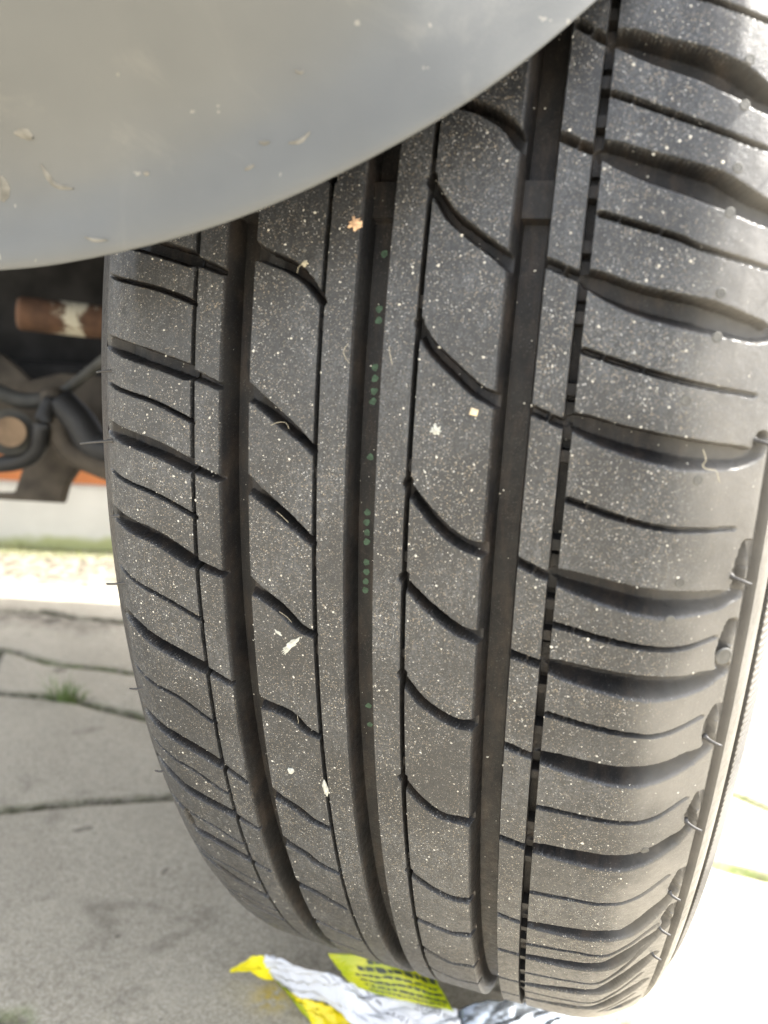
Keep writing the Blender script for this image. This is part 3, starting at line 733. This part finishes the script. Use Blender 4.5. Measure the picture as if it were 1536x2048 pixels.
# grass
MAT_GRASS = plain('grass_blade', (0.15, .21, .07), .6, .4, nscale=50, var=.4, bump=0)
def tuft(name, c, n, h, spread, label):
    bm = bmesh.new()
    for i in range(n):
        a = random.uniform(0, 6.28); r = random.uniform(0, spread); L = h * random.uniform(.5, 1.1); w = random.uniform(.0006, .0014)
        p = Vector((c[0] + math.cos(a) * r * 1.6, c[1] + math.sin(a) * r * .5, 0)); lean = Vector((math.cos(a) * .7 + random.uniform(-.3, .3), math.sin(a) * .5, 0))
        side = Vector((-math.sin(a + .7), math.cos(a + .7), 0)) * w; prev = None
        for k in range(6):
            t = k / 5; q = p + lean * L * .7 * t * t + Vector((0, 0, L * (t - .25 * t * t) - .003)); s = side * (1 - t * .92)
            cur = [bm.verts.new(q - s), bm.verts.new(q + s)]
            if prev: bm.faces.new((prev[0], prev[1], cur[1], cur[0]))
            prev = cur
    me = bpy.data.meshes.new(name); bm.to_mesh(me); bm.free()
    return tag(link(name, me, MAT_GRASS, None, True), label, 'grass tuft')
c = at_ground(128, 1396); tuft('grass_tuft', (c[0], c[1]), 70, .028, .016, 'small bright green grass tuft growing from the slab joint left of the tyre')
bm = bmesh.new()
for i in range(450):
    s = random.uniform(-1.2, 1.3); o = -abs(random.gauss(0, .03)) - .003
    q = np.array([-.9, .496]) + np.array([.9378, .3472]) * s + np.array([-.3472, .9378]) * o
    a = random.uniform(0, 6.28); L = random.uniform(.008, .022); w = random.uniform(.001, .002)
    p = Vector((q[0], q[1], -.002)); sd = Vector((math.cos(a) * w, math.sin(a) * w, 0)); tip = p + Vector((random.uniform(-.6, .6) * L, random.uniform(-.6, .6) * L, L))
    bm.faces.new([bm.verts.new(p - sd), bm.verts.new(p + sd), bm.verts.new(tip)])
me = bpy.data.meshes.new('ground_cover'); bm.to_mesh(me); bm.free()
tag(link('ground_cover', me, plain('moss_green', (0.20, .20, .08), .8, .3, nscale=30, var=.4, bump=0)), 'yellow green weeds along the foot of the low white wall', 'weeds', kind='stuff')

# ------------------------------------------------------------ bits on the tyre
def blob(name, x, s, outline, h, mat, label, cat, lift=0.0):
    p, ex, es, n = surf_frame(x, s)
    bm = bmesh.new(); k = len(outline)
    ctr = bm.verts.new(Vector(p + n * (h + lift))); rings = []
    for f, hh in ((.55, .85), (.9, .45), (1.0, -.05)):
        rings.append([bm.verts.new(Vector(p + (ex * a + es * b) * f * .001 + n * (h * hh * random.uniform(.6, 1.2) + lift))) for a, b in outline])
    for i in range(k):
        j = (i + 1) % k; bm.faces.new((ctr, rings[0][i], rings[0][j]))
        for a, b in zip(rings[:-1], rings[1:]): bm.faces.new((a[i], b[i], b[j], a[j]))
    bmesh.ops.recalc_face_normals(bm, faces=bm.faces)
    me = bpy.data.meshes.new(name); bm.to_mesh(me); bm.free()
    return tag(link(name, me, mat), label, cat)
MAT_WHITE = plain('dried_white', (0.42, .425, .38), .8, .3, nscale=900, var=.25, bump=.5, bdist=.0002)
MAT_STRAW = plain('straw', (0.56, .38, .24), .8, .3, nscale=900, var=.3, bump=.5, bdist=.0002)
MAT_LINT = plain('pale_lint', (0.42, .38, .28), .8, .3, nscale=900, var=.2)
def ragged(w, h, n=22, rot=0, j=.3):
    o = []
    for i in range(n):
        a = 2 * math.pi * i / n; r = 1 + random.uniform(-j, j)
        x = math.cos(a) * w / 2 * r; y = math.sin(a) * h / 2 * r
        o.append((x * math.cos(rot) - y * math.sin(rot), x * math.sin(rot) + y * math.cos(rot)))
    return o
blob('seed_husk', -4.9, 35.3, ragged(2.6, 2.8, 30, .6, .45), .0006, MAT_STRAW, 'orange brown fluffy seed husk on the rib beside the centre groove', 'seed')
blob('dried_smear', -18.0, -64.6, ragged(7.0, 1.7, 26, .85, .3), .00018, MAT_WHITE, 'long white dried streak on a tread block left of centre', 'smear')
blob('dried_smear', -21.2, -61.5, ragged(2.4, .9, 16, -.6, .4), .00012, MAT_WHITE, 'short white dried mark just left of the long white streak', 'smear')
blob('white_flake', -11.3, -110.5, ragged(1.5, 6.2, 18, .12, .2), .0008, MAT_WHITE, 'white flake wedged in the thin groove left of the centre groove', 'flake')
blob('bird_dropping', 16.7, -7.4, ragged(2.3, 2.3, 22, 0, .45), .0004, MAT_WHITE, 'small white splat on the tread block right of centre', 'dropping')
blob('tan_crumb', 24.6, -2.7, [(-1, -.6), (.7, -.9), (1.0, .5), (-.7, .9)], .0007, plain('tan_crumb', (.62, .5, .33), .8, nscale=500), 'square tan crumb on the tread block beside the right main groove', 'crumb')
blob('white_flake', -21.3, -106.9, ragged(2.0, 2.4, 14, 0, .25), .0007, MAT_WHITE, 'round whitish flake on a low tread block left of centre', 'flake')
blob('white_flake', -15.8, 26.9, ragged(1.6, 1.2, 20, .4, .45), .0006, MAT_LINT, 'pale woolly flake beside a curved groove near the bumper', 'flake')
def fibre(x, s, pts, label, r=.00009, lift=.0005):
    p, ex, es, n = surf_frame(x, s)
    P = catmull([p + (ex * a + es * b) * .001 + n * (lift + c * .001) for a, b, c in pts], 6)
    tag(link('lint_fibre', tube_mesh('lint_fibre', P, r, 6), MAT_LINT), label, 'fibre')
fibre(-16.6, 25.5, [(1.2, .9, 0), (.2, .8, .4), (-.5, .1, .2), (-.7, -.8, 0)], 'curly tan fibre bridging the curved groove near the bumper', .00006)
fibre(70.5, -10.1, [(-.3, 3.2, 0), (.4, 1.2, .3), (0, .2, 0), (.8, -.6, .2), (2.8, -.9, .3), (3.9, -3.0, 0)], 'wavy white fibre on the outer shoulder of the tyre', .00006)
fibre(-4.2, 8.0, [(0, 2, 0), (-.9, .4, .1), (-.3, -1.2, .1), (.6, -2.2, 0)], 'short tan fibre on the rib left of the centre groove', .00005)
fibre(2.6, 59.8 - 52, [(2.6, 2, 0), (2.9, .4, .1), (3.6, -1.8, 0)], 'thin curved fibre on the rib right of the centre groove', .00005)
for x, s in ((-19.5, -9.5), (-19.0, -30.5), (-18.8, -56.2), (-20.0, -88.0)):
    pass
fibre(-19.5, -8.7, [(-2.6, -.5, 0), (-.8, .3, .1), (1.2, .4, .2), (2.0, -.9, 0)], 'fine fibre across the upper slanted groove of the left block row', .00005)
fibre(-19.0, -30.3, [(-1.5, 1.0, 0), (0, 0, .1), (1.6, -1.4, 0)], 'fine fibre across the middle slanted groove of the left block row', .00005)
fibre(-18.6, -55.8, [(-1.8, .6, 0), (.2, -.3, .2), (1.5, -1.8, 0)], 'fine fibre across the slanted groove above the white streak', .00005)
fibre(-16.9, -87.6, [(-.3, 2.0, 0), (.1, .6, .5), (-.3, -.6, 0)], 'fine fibre across the slanted groove below the white streak', .00005)

# grit scattered over tread and in grooves: uncountable
def grit():
    bm = bmesh.new(); N = 5200
    xi = rng.uniform(-68, 82, N); si = rng.uniform(-205, 95, N)
    keep = (vnoise(xi / 9, si / 9, 31) > rng.uniform(-1.3, .9, N)) & ((xi < 66) | (rng.random(N) < .25))
    ci = np.searchsorted(cols, xi).clip(1, len(cols) - 1); ri = np.searchsorted(rows[:1310], si).clip(1, 1308)
    for x, s, c_, r_i in zip(xi[keep], si[keep], ci[keep], ri[keep]):
        dp = depth[r_i, c_]
        if dp > 1.0 and random.random() > .25: continue
        p, ex, es, n = surf_frame(x, s); p = p - n * (dp * .001)
        r = .00008 + .00024 * random.random() ** 5 * .7
        vs = []
        a0 = random.uniform(0, 6.28)
        for k in range(5):
            a = a0 + k * 1.2566; rr = r * random.uniform(.6, 1.4) * (1 + .5 * abs(math.cos(a - a0)))
            vs.append(bm.verts.new(Vector(p + (ex * math.cos(a) + es * math.sin(a)) * rr + n * r * .1)))
        t = bm.verts.new(Vector(p + n * r * .95 + ex * r * random.uniform(-.4, .4)))
        for k in range(5): bm.faces.new((vs[k], vs[(k + 1) % 5], t))
    me = bpy.data.meshes.new('grit'); bm.to_mesh(me); bm.free()
    M = Mat('pale_grit', .75, .4)
    M.set('Base Color', M.mix(M.noise(350, 2), (0.70, .69, .63), (0.46, .42, .34)))
    tag(link('grit', me, M.m), 'pale sand grains scattered over the tread', 'grit', kind='stuff')
grit()

# ------------------------------------------------------------ crumpled snack wrapper
def film(name, colA, colB, rough=.3, metal=0.0, sc=70, axis_noise=30):
    M = Mat(name, rough, .6)
    M.set('Base Color', M.mix(M.ramp(M.noise(axis_noise, 4), .38, .62), colA, colB)); M.set('Metallic', metal)
    M.bump(M.noise(sc, 4, .5, dist=1.5), .5 if metal == 0 else .22, .003); return M.m
MAT_FW = film('white_film', (0.66, .67, .70), (0.78, .79, .82), .28)
MAT_FG = film('green_yellow_film', (0.30, .38, .008), (0.50, .50, .015), .25)
MAT_FY = film('yellow_film', (0.85, .66, .008), (0.90, .78, .02), .25)
MAT_FS = film('silver_film', (0.22, .25, .29), (0.62, .66, .69), .27, .75, sc=28, axis_noise=18)
MAT_PRINT = plain('dark_print', (0.035, .045, .02), .4, .5, nscale=300, bump=0)
MAT_PRINTG = plain('grey_print', (0.16, .16, .18), .4, .5, nscale=300, bump=0)
wrap = empty('snack_wrapper', tuple(at_ground(760, 2060))); wrap.location.z = 0
tag(wrap, 'crumpled white, yellow-green and silver snack wrapper lying under the tyre', 'wrapper')
bpy.context.view_layer.update()
def sheet(name, top, bot, mat, amp=.0025, nu=60, nv=26, seed=1, th=.00025):
    T = catmull([at_ground(u, v, z) for u, v, z in top], 12); B = catmull([at_ground(u, v, z) for u, v, z in bot], 12)
    def res(P):
        d = np.r_[0, np.cumsum(np.linalg.norm(np.diff(P, axis=0), axis=1))]; d /= d[-1]
        t = np.linspace(0, 1, nu); return np.stack([np.interp(t, d, P[:, i]) for i in range(3)], -1)
    T = res(T); B = res(B); V = np.zeros((nu, nv, 3))
    for j in range(nv):
        t = j / (nv - 1); V[:, j] = T * (1 - t) + B * t
        uu = np.linspace(0, 1, nu)
        w = amp * (np.abs(vnoise(uu * 7 + t * 3, t * 4 + uu * 2, seed)) * 1.6 - .5 + .5 * np.abs(vnoise(uu * 16, t * 9 + uu * 9, seed + 1)))
        V[:, j, 2] += w * (.35 + math.sin(math.pi * t)); V[:, j, 1] += w * .5
    V[..., 2] = np.maximum(V[..., 2], .0012)
    V = V - np.array(wrap.location)
    me = grid_mesh(name, V); ob = link(name, me, mat, wrap, smooth=True)
    m = ob.modifiers.new('thick', 'SOLIDIFY'); m.thickness = th
    return ob, V
sheet('silver_panel', [(900, 2040, .012), (930, 2012, .020), (985, 1999, .024), (1060, 2006, .020), (1130, 2024, .014), (1190, 2046, .004)],
      [(890, 2120, .003), (960, 2130, .006), (1040, 2120, .008), (1120, 2110, .006), (1180, 2090, .003), (1205, 2062, .001)], MAT_FS, .0028, 80, 30, 5)
g_ob, gV = sheet('green_panel', [(655, 1908, .036), (720, 1910, .036), (780, 1916, .036), (856, 1934, .030)],
      [(700, 1968, .022), (760, 1990, .022), (840, 2008, .022), (908, 2024, .022)], MAT_FG, .0006, 60, 26, 9)
wp, wV = sheet('white_panel', [(528, 1918, .017), (570, 1922, .024), (640, 1944, .025), (720, 1972, .022), (810, 1998, .020), (912, 2026, .018)],
      [(533, 1940, .006), (590, 1992, .006), (660, 2010, .010), (720, 2060, .010), (800, 2110, .008), (935, 2130, .006)], MAT_FW, .0032, 90, 34, 12)
sheet('yellow_panel', [(583, 1984, .006), (620, 2000, .008), (660, 2012, .009), (730, 2050, .009)], [(600, 2016, .001), (625, 2050, .001), (650, 2100, .001), (700, 2130, .001)], MAT_FY, .002, 40, 16, 3)
sheet('yellow_flap', [(459, 1942, .006), (490, 1922, .012), (516, 1911, .016), (538, 1918, .017)], [(462, 1944, .003), (500, 1944, .006), (522, 1958, .005), (548, 1960, .004)], MAT_FY, .0012, 30, 12, 6)
sheet('lime_edge', [(535, 1942, .004), (560, 1966, .004), (590, 1990, .005), (620, 2010, .006)], [(540, 1948, .001), (572, 1984, .001), (592, 2012, .001), (622, 2046, .001)], MAT_FG, .001, 24, 8, 8)
# print on the panels
def bar_rows(gV=gV, spec=None, mat=None, label='dark lines of small print on the green panel'):
    bm = bmesh.new()
    nu, nv, _ = gV.shape
    def q(a, b): 
        i = min(nu - 2, max(0, a * (nu - 1))); j = min(nv - 2, max(0, b * (nv - 1))); i0, j0 = int(i), int(j); fi, fj = i - i0, j - j0
        return gV[i0, j0] * (1 - fi) * (1 - fj) + gV[i0 + 1, j0] * fi * (1 - fj) + gV[i0, j0 + 1] * (1 - fi) * fj + gV[i0 + 1, j0 + 1] * fi * fj
    for b0, hh, a0, a1 in spec or ((.12, .10, .35, .97), (.30, .13, .22, .93), (.52, .055, .16, .97), (.65, .055, .18, .97), (.78, .05, .2, .97), (.89, .04, .22, .95)):
        a = a0
        while a < a1:
            w = random.uniform(.02, .06) if hh < .05 else random.uniform(.03, .10)
            m = 3
            g = [[bm.verts.new(Vector(q(a + w * i / m, b0 + hh * j) + np.array([0, -.00035, .00045]))) for j in (0, 1)] for i in range(m + 1)]
            for i in range(m): bm.faces.new((g[i][0], g[i + 1][0], g[i + 1][1], g[i][1]))
            a += w + random.uniform(.008, .02)
    me = bpy.data.meshes.new('printed_lines'); bm.to_mesh(me); bm.free()
    o = link('printed_lines', me, mat or MAT_PRINT, wrap); o['label'] = label
bar_rows()
bar_rows(wV, ((.10, .022, .30, .56), (.18, .022, .34, .60), (.26, .022, .38, .62), (.12, .03, .80, .84), (.36, .022, .46, .66), (.52, .02, .2, .34), (.60, .02, .22, .36)), plain('pale_grey_print', (.34, .34, .36), .4), 'faint grey lines of small print on the white panel')
def text_on(body, pu, pv, pz, px_h, ang, name='printed_text'):
    cu = bpy.data.curves.new(name, 'FONT'); cu.body = body; cu.size = px_h; cu.align_x = 'CENTER'; cu.align_y = 'CENTER'
    t = bpy.data.objects.new(name, cu); COL.objects.link(t)
    bpy.context.view_layer.update()
    me = bpy.data.meshes.new_from_object(t.evaluated_get(bpy.context.evaluated_depsgraph_get()))
    bpy.data.objects.remove(t)
    p = at_ground(pu, pv, pz); R3 = Matrix.Rotation(ang, 3, 'Z') 
    tilt = Matrix.Rotation(math.radians(25), 3, 'X')
    for v in me.vertices: v.co = tilt @ (R3 @ v.co) + Vector(p - np.array(wrap.location))
    me.name = name
    o = link(name, me, MAT_PRINTG, wrap); o['label'] = 'small grey upside-down words on the white panel'
text_on('pela porção', 872, 2026, .026, .0042, math.radians(180 - 4))
text_on('Fibra •', 795, 2034, .028, .0042, math.radians(180 - 4))
